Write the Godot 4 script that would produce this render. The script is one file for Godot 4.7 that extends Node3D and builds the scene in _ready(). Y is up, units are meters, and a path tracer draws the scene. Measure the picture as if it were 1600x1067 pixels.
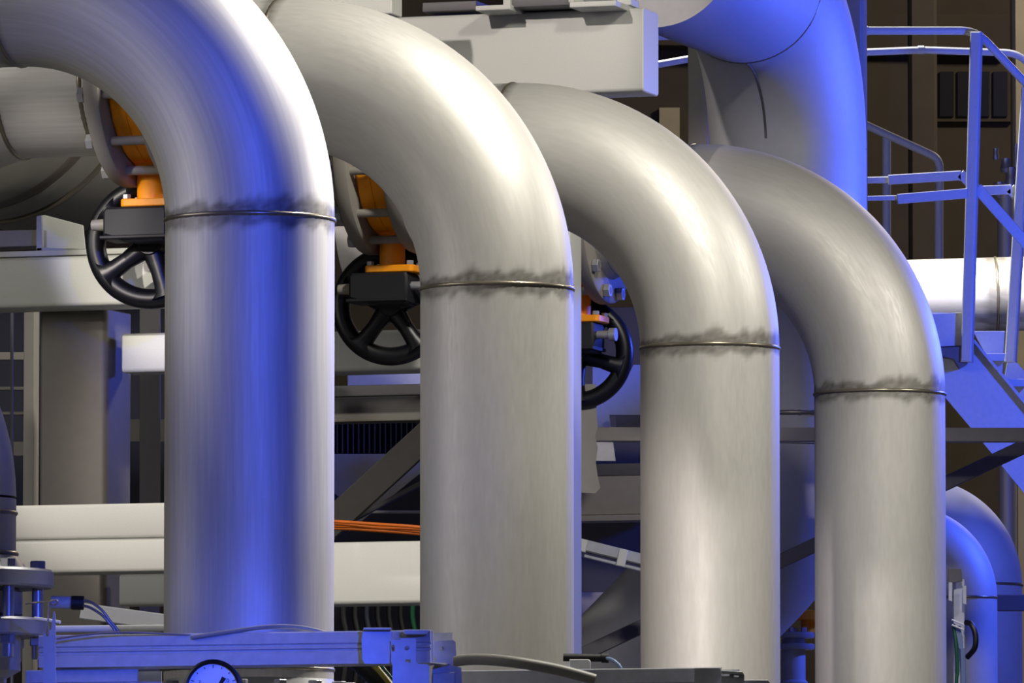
extends Node3D
# Industrial hall: four stainless risers with long-radius elbows, valves, skid frame, stairs. Metres, y up.
const FL := 12000.0            # focal length in pixels of the 1600 x 1067 frame (a long lens)
const HORIZON := 1500.0        # pixel row of eye level (below the frame: the camera looks up)
const EYE := Vector3(0, 1.6, 0)
const YAW := 0.314             # the skid is turned 18 degrees to the view
var pitch := atan((HORIZON - 533.5) / FL)
var U := Vector3(cos(YAW), 0, sin(YAW))
var W := Vector3(-sin(YAW), 0, cos(YAW))
var M := {}
var taken := {}
var none: Callable
var rng := RandomNumberGenerator.new()
var stain := FastNoiseLite.new()

# ------------------------------------------------------------------ helpers
func at(px: float, py: float, d: float) -> Vector3:
	var cx := (px - 800.0) / FL
	var cy := (533.5 - py) / FL
	var dir := Vector3(cx, cy * cos(pitch) + sin(pitch), cy * sin(pitch) - cos(pitch))
	return EYE + dir * (d / -dir.z)

func span(px0: float, px1: float, py: float, d: float) -> float:   # length along U from pixel px0 (at depth d) to pixel px1
	var a := at(px1, py, 1.0).x
	return (a * d - at(px0, py, d).x) / (cos(YAW) + sin(YAW) * a)

func numbered(n: String) -> String:
	if not taken.has(n):
		taken[n] = 0
		return n
	taken[n] += 1
	return "%s_%03d" % [n, taken[n]]

func tag(o: Node3D, label: String, cat: String, group := "", kind := "") -> Node3D:
	if label != "": o.set_meta("label", label)
	if cat != "": o.set_meta("category", cat)
	if group != "": o.set_meta("group", group)
	if kind != "": o.set_meta("kind", kind)
	elif cat != "": o.set_meta("kind", "thing")
	return o

func thing(n: String, label: String, cat: String, pos := Vector3.ZERO, yaw := 0.0, group := "") -> Node3D:
	var o := Node3D.new()
	o.name = numbered(n)
	add_child(o, true)
	o.position = pos
	o.rotation.y = yaw
	tag(o, label, cat, group)
	return o

func begin() -> SurfaceTool:
	var st := SurfaceTool.new()
	st.begin(Mesh.PRIMITIVE_TRIANGLES)
	return st

func put(n: String, st: SurfaceTool, mat: Material, parent: Node3D = null, label := "") -> MeshInstance3D:
	var mi := MeshInstance3D.new()
	mi.mesh = st.commit()
	mi.material_override = mat
	if parent == null:
		mi.name = numbered(n)
		add_child(mi, true)
	else:
		mi.name = n
		parent.add_child(mi, true)
	if label != "": mi.set_meta("label", label)
	return mi

func share(n: String, mesh: Mesh, mat: Material, parent: Node3D, pos: Vector3, rot := Vector3.ZERO) -> MeshInstance3D:
	var mi := MeshInstance3D.new()
	mi.mesh = mesh
	mi.material_override = mat
	mi.name = n
	parent.add_child(mi, true)
	mi.position = pos
	mi.rotation = rot
	return mi

func tri(st: SurfaceTool, a: Vector3, b: Vector3, c: Vector3, na: Vector3, nb: Vector3, nc: Vector3, ua := Vector2.ZERO, ub := Vector2.ZERO, uc := Vector2.ZERO, ca := Color.WHITE, cb := Color.WHITE, cc := Color.WHITE):
	var cr := (b - a).cross(c - a)
	if cr.length_squared() < 1e-16: return
	var flip := cr.dot(na + nb + nc) > 0.0
	st.set_normal(na); st.set_uv(ua); st.set_color(ca); st.add_vertex(a)
	if flip:
		st.set_normal(nc); st.set_uv(uc); st.set_color(cc); st.add_vertex(c)
		st.set_normal(nb); st.set_uv(ub); st.set_color(cb); st.add_vertex(b)
	else:
		st.set_normal(nb); st.set_uv(ub); st.set_color(cb); st.add_vertex(b)
		st.set_normal(nc); st.set_uv(uc); st.set_color(cc); st.add_vertex(c)

func quad(st: SurfaceTool, a: Vector3, b: Vector3, c: Vector3, d: Vector3, n: Vector3):
	tri(st, a, b, c, n, n, n)
	tri(st, a, c, d, n, n, n)

# polygon (x, y) extruded from z = 0 back to z = -depth, edges chamfered by bev on both faces
func extrude(st: SurfaceTool, poly: PackedVector2Array, depth: float, xf := Transform3D.IDENTITY, bev := 0.0):
	if Geometry2D.is_polygon_clockwise(poly): poly.reverse()
	var n := poly.size()
	var inner := poly
	if bev > 0.0:
		var off := Geometry2D.offset_polygon(poly, -bev)
		if off.size() == 1 and off[0].size() == n:
			inner = off[0]
			if Geometry2D.is_polygon_clockwise(inner): inner.reverse()
			var best := 0
			for k in n:
				if inner[k].distance_to(poly[0]) < inner[best].distance_to(poly[0]): best = k
			var rolled := PackedVector2Array()
			for k in n: rolled.append(inner[(k + best) % n])
			inner = rolled
		else:
			bev = 0.0
	var idx := Geometry2D.triangulate_polygon(inner)
	var b := xf.basis
	for k in range(0, idx.size(), 3):
		var p := inner[idx[k]]; var q := inner[idx[k + 1]]; var r := inner[idx[k + 2]]
		var nf := b * Vector3(0, 0, 1)
		tri(st, xf * Vector3(p.x, p.y, 0), xf * Vector3(q.x, q.y, 0), xf * Vector3(r.x, r.y, 0), nf, nf, nf)
		tri(st, xf * Vector3(p.x, p.y, -depth), xf * Vector3(q.x, q.y, -depth), xf * Vector3(r.x, r.y, -depth), -nf, -nf, -nf)
	var en: Array[Vector2] = []
	for k in n:
		var e := poly[(k + 1) % n] - poly[k]
		en.append(Vector2(e.y, -e.x).normalized())
	for k in n:
		var j := (k + 1) % n
		var n0 := en[k]; var n1 := en[k]
		var before := en[(k + n - 1) % n]; var after := en[j]
		if before.dot(en[k]) > 0.75: n0 = (before + en[k]).normalized()
		if after.dot(en[k]) > 0.75: n1 = (after + en[k]).normalized()
		var a0 := poly[k]; var a1 := poly[j]
		var m0 := b * Vector3(n0.x, n0.y, 0); var m1 := b * Vector3(n1.x, n1.y, 0)
		var p0 := xf * Vector3(a0.x, a0.y, -bev); var p1 := xf * Vector3(a1.x, a1.y, -bev)
		var p2 := xf * Vector3(a1.x, a1.y, -depth + bev); var p3 := xf * Vector3(a0.x, a0.y, -depth + bev)
		tri(st, p0, p1, p2, m0, m1, m1)
		tri(st, p0, p2, p3, m0, m1, m0)
		if bev > 0.0:
			var i0 := inner[k]; var i1 := inner[j]
			var z := b * Vector3(0, 0, 1)
			var c0 := (m0 + z).normalized(); var c1 := (m1 + z).normalized()
			var d0 := (m0 - z).normalized(); var d1 := (m1 - z).normalized()
			var f0 := xf * Vector3(i0.x, i0.y, 0); var f1 := xf * Vector3(i1.x, i1.y, 0)
			var g0 := xf * Vector3(i0.x, i0.y, -depth); var g1 := xf * Vector3(i1.x, i1.y, -depth)
			tri(st, p0, p1, f1, c0, c1, c1); tri(st, p0, f1, f0, c0, c1, c0)
			tri(st, p3, p2, g1, d0, d1, d1); tri(st, p3, g1, g0, d0, d1, d0)

func rrect(x0: float, y0: float, x1: float, y1: float, r: float, seg := 4) -> PackedVector2Array:
	var p := PackedVector2Array()
	r = minf(r, minf(x1 - x0, y1 - y0) * 0.49)
	var cs := [Vector2(x1 - r, y0 + r), Vector2(x1 - r, y1 - r), Vector2(x0 + r, y1 - r), Vector2(x0 + r, y0 + r)]
	for k in 4:
		for s in seg + 1:
			var a := -PI / 2 + k * PI / 2 + s * PI / 2 / seg
			p.append(cs[k] + Vector2(cos(a), sin(a)) * r)
	return p

func ngon(r: float, n: int, c := Vector2.ZERO, turn := 0.0) -> PackedVector2Array:
	var p := PackedVector2Array()
	for k in n: p.append(c + Vector2(cos(turn + TAU * k / n), sin(turn + TAU * k / n)) * r)
	return p

func box(st: SurfaceTool, c: Vector3, s: Vector3, bev := 0.004, basis := Basis.IDENTITY):
	var xf := Transform3D(basis, c) * Transform3D(Basis.IDENTITY, Vector3(0, 0, s.z / 2))
	extrude(st, PackedVector2Array([Vector2(-s.x / 2, -s.y / 2), Vector2(s.x / 2, -s.y / 2), Vector2(s.x / 2, s.y / 2), Vector2(-s.x / 2, s.y / 2)]), s.z, xf, minf(bev, minf(s.x, minf(s.y, s.z)) * 0.3))

# round sweep along pts; radius may vary; paint(point index, angle) gives a vertex colour
func tube(st: SurfaceTool, pts: Array, radii, sides := 16, closed := false, caps := true, paint := none, ref := Vector3.ZERO):
	var n := pts.size()
	var tan: Array[Vector3] = []
	for k in n:
		var a: Vector3 = pts[(k + n - 1) % n] if closed or k > 0 else pts[0]
		var c: Vector3 = pts[(k + 1) % n] if closed or k < n - 1 else pts[n - 1]
		tan.append((c - a).normalized())
	var side := ref
	if side == Vector3.ZERO: side = Vector3.UP if absf(tan[0].y) < 0.9 else Vector3.RIGHT
	side = (side - tan[0] * side.dot(tan[0])).normalized()
	var rings := []
	var along := 0.0
	for k in n:
		if k > 0:
			side = (side - tan[k] * side.dot(tan[k])).normalized()
			along += (pts[k] - pts[k - 1]).length()
		var other := tan[k].cross(side)
		var r: float = radii[k] if radii is Array else radii
		var ring := []
		for s in sides + 1:
			var a := TAU * s / sides
			var nn := side * cos(a) + other * sin(a)
			ring.append([pts[k] + nn * r, nn, Vector2(a * 0.25 * 4.0 / TAU * 1.57, along), paint.call(k, a) if paint.is_valid() else Color.WHITE])
		rings.append(ring)
	var last := n if closed else n - 1
	for k in last:
		var ra = rings[k]; var rb = rings[(k + 1) % n]
		for s in sides:
			var p = ra[s]; var q = ra[s + 1]; var t = rb[s]; var v = rb[s + 1]
			tri(st, p[0], q[0], v[0], p[1], q[1], v[1], p[2], q[2], v[2], p[3], q[3], v[3])
			tri(st, p[0], v[0], t[0], p[1], v[1], t[1], p[2], v[2], t[2], p[3], v[3], t[3])
	if caps and not closed:
		for e in [0, n - 1]:
			var nn: Vector3 = -tan[0] if e == 0 else tan[n - 1]
			for s in sides:
				tri(st, pts[e], rings[e][s][0], rings[e][s + 1][0], nn, nn, nn)

# revolve a profile of (radius, height) about the y axis of xf
func lathe(st: SurfaceTool, prof: Array, sides := 32, xf := Transform3D.IDENTITY):
	for k in prof.size() - 1:
		var a: Vector2 = prof[k]; var b: Vector2 = prof[k + 1]
		var e := b - a
		if e.length() < 1e-6: continue
		var en := Vector2(e.y, -e.x).normalized()
		var n0 := en; var n1 := en
		if k > 0:
			var f: Vector2 = a - prof[k - 1]
			var fn := Vector2(f.y, -f.x).normalized()
			if fn.dot(en) > 0.8: n0 = (fn + en).normalized()
		if k < prof.size() - 2:
			var f: Vector2 = prof[k + 2] - b
			var fn := Vector2(f.y, -f.x).normalized()
			if fn.dot(en) > 0.8: n1 = (fn + en).normalized()
		for s in sides:
			var t0 := TAU * s / sides; var t1 := TAU * (s + 1) / sides
			var v := func(p: Vector2, t: float) -> Vector3: return xf * Vector3(p.x * cos(t), p.y, p.x * sin(t))
			var w := func(p: Vector2, t: float) -> Vector3: return (xf.basis * Vector3(p.x * cos(t), p.y, p.x * sin(t))).normalized()
			var p0: Vector3 = v.call(a, t0); var p1: Vector3 = v.call(a, t1); var p2: Vector3 = v.call(b, t1); var p3: Vector3 = v.call(b, t0)
			var q0: Vector3 = w.call(n0, t0); var q1: Vector3 = w.call(n0, t1); var q2: Vector3 = w.call(n1, t1); var q3: Vector3 = w.call(n1, t0)
			tri(st, p0, p1, p2, q0, q1, q2)
			tri(st, p0, p2, p3, q0, q2, q3)

func smooth(pts: Array, per := 8) -> Array:   # rounded path through points
	var c := Curve3D.new()
	for k in pts.size():
		var a: Vector3 = pts[maxi(k - 1, 0)]; var b: Vector3 = pts[mini(k + 1, pts.size() - 1)]
		var t := (b - a) / 6.0
		c.add_point(pts[k], -t, t)
	var out := []
	for k in pts.size() - 1:
		for s in per: out.append(c.sample(k, float(s) / per))
	out.append(pts[-1])
	return out

func fillet(pts: Array, r: float, seg := 6) -> Array:   # polyline with its corners rounded
	var out := [pts[0]]
	for k in range(1, pts.size() - 1):
		var p: Vector3 = pts[k]
		var a: Vector3 = p + (pts[k - 1] - p).normalized() * r
		var b: Vector3 = p + (pts[k + 1] - p).normalized() * r
		for s in seg + 1:
			var t := float(s) / seg
			out.append(a.lerp(p, t).lerp(p.lerp(b, t), t))
	out.append(pts[-1])
	return out

# hollow-section beam along U, its front face at depth d at pixel px0
func beam(n: String, label: String, cat: String, px0: float, px1: float, yt: float, yb: float, d: float, th: float, mat: Material, rad := 0.014, parent: Node3D = null) -> MeshInstance3D:
	var top := at(px0, yt, d); var bot := at(px0, yb, d)
	var len := span(px0, px1, (yt + yb) / 2, d)
	var st := begin()
	var h := (top.y - bot.y) / 2
	extrude(st, rrect(-th, -h, 0, h, rad), len, Transform3D(Basis(Vector3(0, 0, 1), Vector3(0, 1, 0), Vector3(-1, 0, 0)), Vector3.ZERO), minf(0.004, rad * 0.4))
	var o := put(n, st, mat, parent)
	o.position = (top + bot) / 2 - (parent.position if parent else Vector3.ZERO)
	o.rotation.y = -YAW
	if parent == null: tag(o, label, cat)
	return o

# upright square column: its front right edge at pixel px, from height y0 to y1
func column(n: String, label: String, cat: String, px: float, py: float, d: float, w: float, y0: float, y1: float, mat: Material, deep := 0.0, rad := 0.014) -> MeshInstance3D:
	var p := at(px, py, d)
	var st := begin()
	var t := w if deep == 0.0 else deep
	extrude(st, rrect(-w, 0, 0, t, rad), y1 - y0, Transform3D(Basis(Vector3(1, 0, 0), Vector3(0, 0, -1), Vector3(0, 1, 0)), Vector3(0, y1 - y0, 0)), 0.003)
	var o := put(n, st, mat)
	o.position = Vector3(p.x, y0, p.z)
	o.rotation.y = -YAW
	tag(o, label, cat)
	return o

# plate whose outline is given in pixels on the plane at depth d, facing the camera
func outline(poly: Array, d: float) -> PackedVector2Array:
	var out := PackedVector2Array()
	for p in poly:
		var w := at(p[0], p[1], d)
		out.append(Vector2(w.x, w.y))
	return out

func plate(n: String, label: String, cat: String, poly: Array, d: float, th: float, mat: Material, parent: Node3D = null, bev := 0.0015) -> MeshInstance3D:
	var pl := outline(poly, d)
	var c := Vector2.ZERO
	for p in pl: c += p
	c /= pl.size()
	for k in pl.size(): pl[k] -= c
	var st := begin()
	extrude(st, pl, th, Transform3D.IDENTITY, bev)
	var o := put(n, st, mat, parent)
	o.position = Vector3(c.x, c.y, -d) - (parent.position if parent else Vector3.ZERO)
	if parent == null: tag(o, label, cat)
	return o

func rod(n: String, label: String, cat: String, pts: Array, r: float, mat: Material, parent: Node3D = null, sides := 14, group := "") -> MeshInstance3D:
	var st := begin()
	var o0: Vector3 = pts[0] if parent == null else parent.position
	var loc := []
	for p in pts: loc.append(p - o0)
	tube(st, loc, r, sides)
	var o := put(n, st, mat, parent)
	if parent == null:
		o.position = o0
		tag(o, label, cat, group)
	return o

func ring_pts(r: float, n: int, axis: Vector3, c := Vector3.ZERO) -> Array:
	var a := axis.cross(Vector3.UP if absf(axis.y) < 0.9 else Vector3.RIGHT).normalized()
	var b := axis.cross(a).normalized()
	var out := []
	for k in n: out.append(c + (a * cos(TAU * k / n) + b * sin(TAU * k / n)) * r)
	return out

func weld(parent: Node3D, c: Vector3, axis: Vector3, r: float, size := 0.0085, mat: Material = null):
	var st := begin()
	var n := 150
	var rad := []
	for k in n: rad.append(size * (0.88 + 0.24 * fposmod(k * 0.5, 1.0) + rng.randf_range(-0.1, 0.1)))
	tube(st, ring_pts(r - size * 0.35, n, axis, c), rad, 8, true)
	put("weld_bead", st, M.weld if mat == null else mat, parent, "dark ribbed weld bead")

func hexbolt_mesh(r: float, h: float) -> Mesh:
	var st := begin()
	extrude(st, ngon(r, 6), h, Transform3D(Basis(Vector3(1, 0, 0), Vector3(0, 0, -1), Vector3(0, 1, 0)), Vector3(0, h, 0)), r * 0.1)
	return st.commit()

# ------------------------------------------------------------------ materials
func speckle(freq: float, lo: float, hi: float, seed_: int, octaves := 4, tint := Color.WHITE, size := 512) -> ImageTexture:
	var nz := FastNoiseLite.new()
	nz.seed = seed_
	nz.frequency = freq
	nz.fractal_octaves = octaves
	var g := nz.get_seamless_image(size, size)
	g.convert(Image.FORMAT_RGB8)
	for y in size:
		for x in size:
			var v := lerpf(lo, hi, g.get_pixel(x, y).r)
			g.set_pixel(x, y, Color(v * tint.r, v * tint.g, v * tint.b))
	return ImageTexture.create_from_image(g)

func mat(col: Color, rough: float, metal := 0.0) -> StandardMaterial3D:
	var m := StandardMaterial3D.new()
	m.albedo_color = col
	m.roughness = rough
	m.metallic = metal
	return m

func textured(col: Color, rough: float, metal: float, tex: Texture2D, scale: Vector3, rtex: Texture2D = null) -> StandardMaterial3D:
	var m := mat(col, rough, metal)
	m.albedo_texture = tex
	m.uv1_triplanar = true
	m.uv1_scale = scale
	if rtex: m.roughness_texture = rtex
	return m

func make_materials():
	var mottle := speckle(0.03, 0.96, 1.0, 11, 5)
	var grain := speckle(0.09, 0.93, 1.0, 5, 4)
	var coarse := speckle(0.012, 0.92, 1.0, 23, 5)
	var rmap := speckle(0.05, 0.8, 1.0, 31, 4)
	# bead-blasted / brushed stainless: UVs run round and along the pipe
	for spec in [["steel", Vector3(3.0, 0.55, 1), mottle], ["brushed", Vector3(9.0, 0.35, 1), coarse]]:
		var m := mat(STEEL, STEEL_ROUGH, STEEL_METAL)
		m.vertex_color_use_as_albedo = true
		m.albedo_texture = spec[2]
		m.uv1_scale = spec[1]
		m.roughness_texture = rmap
		M[spec[0]] = m
	M.steel_fine = textured(STEEL, 0.42, 0.85, grain, Vector3(2, 2, 2))
	M.steel_matte = textured(Color(0.74, 0.74, 0.73), 0.62, 0.3, mottle, Vector3(1, 1, 1))
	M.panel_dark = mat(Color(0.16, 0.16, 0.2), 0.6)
	M.weld = textured(Color(0.55, 0.52, 0.46), 0.32, 0.7, grain, Vector3(6, 6, 6))
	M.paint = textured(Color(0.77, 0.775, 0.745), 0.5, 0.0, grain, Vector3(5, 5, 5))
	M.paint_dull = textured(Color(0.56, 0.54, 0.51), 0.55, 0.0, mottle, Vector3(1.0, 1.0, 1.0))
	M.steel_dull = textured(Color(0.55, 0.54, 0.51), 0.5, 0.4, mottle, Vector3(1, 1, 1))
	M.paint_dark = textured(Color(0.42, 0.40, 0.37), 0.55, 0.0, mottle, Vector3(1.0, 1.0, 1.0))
	M.dark_bar = textured(Color(0.36, 0.35, 0.36), 0.5, 0.1, mottle, Vector3(1.2, 1.2, 1.2))
	M.galv = textured(Color(0.76, 0.77, 0.80), 0.42, 0.1, coarse, Vector3(3, 3, 3))
	M.rail = textured(Color(0.73, 0.74, 0.75), 0.45, 0.05, mottle, Vector3(2, 2, 2))
	M.flange = textured(Color(0.66, 0.66, 0.67), 0.45, 0.3, grain, Vector3(4, 4, 4))
	M.bolt = mat(Color(0.68, 0.68, 0.70), 0.35, 0.5)
	M.orange = textured(Color(1.0, 0.62, 0.0), 0.42, 0.0, mottle, Vector3(2, 2, 2))
	M.black = textured(Color(0.03, 0.03, 0.06), 0.4, 0.0, grain, Vector3(3, 3, 3))
	M.black_rough = textured(Color(0.10, 0.10, 0.13), 0.6, 0.0, speckle(0.2, 0.55, 1.0, 3, 2), Vector3(4, 4, 4))
	M.rubber = mat(Color(0.05, 0.05, 0.055), 0.6)
	M.hose = textured(Color(0.55, 0.54, 0.52), 0.5, 0.0, mottle, Vector3(4, 4, 4))
	M.wire = mat(Color(0.62, 0.58, 0.56), 0.35, 0.5)
	M.cable_orange = mat(Color(0.78, 0.38, 0.02), 0.5)
	M.cable_green = mat(Color(0.08, 0.32, 0.2), 0.45)
	M.cable_blue = mat(Color(0.4, 0.48, 0.62), 0.4)
	M.cable_yellow = mat(Color(0.6, 0.55, 0.2), 0.5)
	M.white = mat(Color(0.86, 0.86, 0.84), 0.5)
	M.dial = mat(Color(0.88, 0.89, 0.92), 0.5)
	M.ink = mat(Color(0.05, 0.05, 0.09), 0.6)
	M.wall = textured(Color(0.34, 0.31, 0.27), 0.85, 0.0, coarse, Vector3(0.4, 0.4, 0.4))
	M.wall_beige = textured(Color(0.8, 0.76, 0.64), 0.8, 0.0, coarse, Vector3(0.4, 0.4, 0.4))
	M.floor = textured(Color(0.42, 0.42, 0.41), 0.6, 0.0, coarse, Vector3(0.5, 0.5, 0.5))
	M.glass_dark = mat(Color(0.06, 0.07, 0.14), 0.3)
	M.navy = textured(Color(0.10, 0.11, 0.20), 0.6, 0.0, mottle, Vector3(2, 2, 2))

const STEEL := Color(0.80, 0.79, 0.77)
const STEEL_ROUGH := 0.62
const STEEL_METAL := 0.45

# ------------------------------------------------------------------ lights
func omni(pos: Vector3, col: Color, energy: float, size: float):
	var l := OmniLight3D.new()
	l.position = pos
	l.light_color = col
	l.light_energy = energy
	l.light_size = size
	l.omni_range = 80.0
	l.omni_attenuation = 2.0
	l.shadow_enabled = true
	l.name = "hall_light"
	add_child(l, true)

func spot(pos: Vector3, to: Vector3, col: Color, energy: float, angle: float, size: float, soft := 0.6):
	var l := SpotLight3D.new()
	l.light_color = col
	l.light_energy = energy
	l.light_size = size
	l.spot_range = 80.0
	l.spot_attenuation = 2.0
	l.spot_angle = angle
	l.spot_angle_attenuation = soft
	l.shadow_enabled = true
	l.name = "flood_light"
	add_child(l, true)
	l.look_at_from_position(pos, to, Vector3.UP)

func area(pos: Vector3, to: Vector3, col: Color, energy: float, size: Vector2):
	var l := AreaLight3D.new()
	l.light_color = col
	l.light_energy = energy
	l.area_size = size
	l.area_range = 80.0
	l.shadow_enabled = true
	l.name = "panel_light"
	add_child(l, true)
	l.look_at_from_position(pos, to, Vector3.UP)

func _ready():
	rng.seed = 7
	stain.seed = 4
	stain.frequency = 2.2
	var cam := Camera3D.new()
	cam.name = "camera"
	cam.position = EYE
	cam.rotation.x = pitch
	cam.fov = rad_to_deg(2.0 * atan(533.5 / FL))
	cam.near = 0.5
	cam.far = 200.0
	cam.current = true
	add_child(cam)
	var env := Environment.new()
	env.background_mode = Environment.BG_COLOR
	env.background_color = Color(0.02, 0.02, 0.03)
	env.tonemap_mode = Environment.TONE_MAPPER_LINEAR
	env.tonemap_exposure = 1.0
	env.sdfgi_enabled = true
	env.ssao_enabled = true
	env.ssil_enabled = true
	var we := WorldEnvironment.new()
	we.name = "environment"
	we.environment = env
	add_child(we)
	var blue := Color(0.25, 0.36, 1.0)
	# three hall lamps to the right of the pipe row
	spot(Vector3(1.7, 7.2, -23.6), Vector3(0.0, 3.0, -25.0), Color(1.0, 0.98, 0.93), 26.0, 54.0, 0.25, 0.5)
	spot(Vector3(2.3, 4.9, -24.3), Vector3(-0.6, 3.1, -22.5), Color(1.0, 0.98, 0.94), 11.0, 26.0, 0.2, 0.4)
	spot(Vector3(4.0, 5.8, -27.0), Vector3(0.5, 3.3, -27.0), Color(1.0, 0.98, 0.94), 7.0, 51.0, 0.25, 0.5)
	# floodlights high up at the front: two for the risers, one each for the top beam, the left beam and the large pipe
	spot(Vector3(-6.0, 6.2, -14.3), Vector3(-0.22, 2.92, -26.95), Color(1.0, 0.95, 0.93), 105.0, 3.8, 0.12, 0.5)
	spot(Vector3(-2.6, 5.6, -10.7), Vector3(1.45, 2.5, -29.05), Color(1.0, 0.97, 0.93), 50.0, 1.8, 0.1, 0.3)
	spot(Vector3(-4.5, 9.0, -18.0), Vector3(-0.3, 5.12, -29.0), Color(1.0, 0.95, 0.93), 88.0, 4.5, 0.1, 0.4)
	spot(Vector3(-5.0, 6.5, -19.0), Vector3(-1.22, 3.93, -25.75), Color(1.0, 0.97, 0.92), 48.0, 2.1, 0.06, 0.4)
	spot(Vector3(3.2, 8.0, -22.0), Vector3(1.2, 5.0, -31.3), Color(1.0, 0.98, 0.95), 22.0, 3.4, 0.2, 0.5)
	# blue stage lights: at the front right aimed at the first pipe and the trays, beside the stairs, and into the frame
	spot(Vector3(1.85, 6.0, -12.6), Vector3(-0.78, 3.66, -22.4), blue, 66.0, 6.0, 0.2, 0.5)
	spot(Vector3(1.5, 3.6, -13.0), Vector3(-0.85, 2.2, -21.7), blue, 105.0, 5.0, 0.1, 1.0)
	omni(Vector3(3.8, 4.7, -31.6), blue, 15.5, 0.2)
	spot(Vector3(2.6, 4.9, -30.0), Vector3(-0.2, 3.9, -31.1), blue, 14.0, 7.0, 0.1, 0.4)
	# lamps over the rear pipes and the stairs
	spot(Vector3(3.0, 8.5, -35.0), Vector3(2.6, 4.3, -37.0), Color(1.0, 0.98, 0.92), 90.0, 20.0, 0.2)
	spot(Vector3(0.3, 8.6, -36.2), Vector3(2.3, 4.7, -36.0), Color(1.0, 0.98, 0.94), 60.0, 34.0, 0.2)
	# general hall lighting: panels behind the camera and on the left, a lamp far back
	area(Vector3(-2.0, 9.0, -6.0), Vector3(0, 3.5, -26), Color(1.0, 0.98, 0.95), 6.0, Vector2(9, 4))
	area(Vector3(-9.5, 6.0, -21.0), Vector3(-0.5, 3.6, -24.5), Color(1.0, 0.98, 0.96), 29.0, Vector2(6, 4))
	omni(Vector3(7.0, 11.0, -45.0), Color(1.0, 0.93, 0.82), 30.0, 0.5)
	make_materials()
	hall()
	for i in 4: riser(i)
	valves()
	rear_vessel()
	left_frame()
	gap_one()
	gap_two()
	top_beam()
	big_pipe()
	stairs()
	right_pipes()
	front_trays()
	front_flange()
	background()

# ------------------------------------------------------------------ setting
func slab(n: String, c: Vector3, s: Vector3, m: Material) -> MeshInstance3D:
	var st := begin()
	box(st, Vector3.ZERO, s, 0.0)
	var o := put(n, st, m)
	o.position = c
	tag(o, "", "", "", "structure")
	return o

func hall():
	slab("floor", Vector3(0, -0.15, -26), Vector3(32, 0.3, 70), M.floor)
	slab("ceiling", Vector3(0, 14.15, -26), Vector3(32, 0.3, 70), M.wall)
	slab("wall_left", Vector3(-15.85, 7, -26), Vector3(0.3, 14, 70), M.wall)
	slab("wall_right", Vector3(15.85, 7, -26), Vector3(0.3, 14, 70), M.wall)
	slab("wall_front", Vector3(0, 7, 8.85), Vector3(31.4, 14, 0.3), M.wall_beige)
	slab("wall_back", Vector3(0, 7, -53.3), Vector3(31.4, 14, 0.3), M.wall)

# ------------------------------------------------------------------ the four risers
const RX := [390.5, 776.5, 1109.0, 1374.5]
const RY := [345.0, 452.5, 545.0, 616.5]
const RZ := [22.56, 24.95, 27.5, 29.27]
const RUN := [0.08, 0.0, 0.0, 0.0]
const R := 0.25
const BEND := 0.735
const VALVE_AT := 1.205     # distance of each valve from its riser, along the run

func weld_paint(dists: Array, salt: float, strength: float) -> Callable:
	# heat tint beside a weld: darkest next to the bead, ragged outer edge
	return func(k: int, a: float) -> Color:
		var d: float = dists[k]
		var reach := 0.020 + 0.045 * clampf(0.5 + 0.9 * stain.get_noise_3d(cos(a) * 1.3, sin(a) * 1.3, salt), 0.0, 1.0)
		var s := clampf(1.0 - (absf(d) - reach * 0.55) / (reach * 0.6), 0.0, 1.0)
		s = s * s * (3.0 - 2.0 * s) * strength * (0.75 + 0.35 * stain.get_noise_3d(cos(a) * 4.0, sin(a) * 4.0, salt + 9.0 + d * 20.0))
		return Color(1.0, 1.0, 1.0).lerp(Color(0.17, 0.155, 0.13), clampf(s, 0.0, 0.9))

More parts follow.
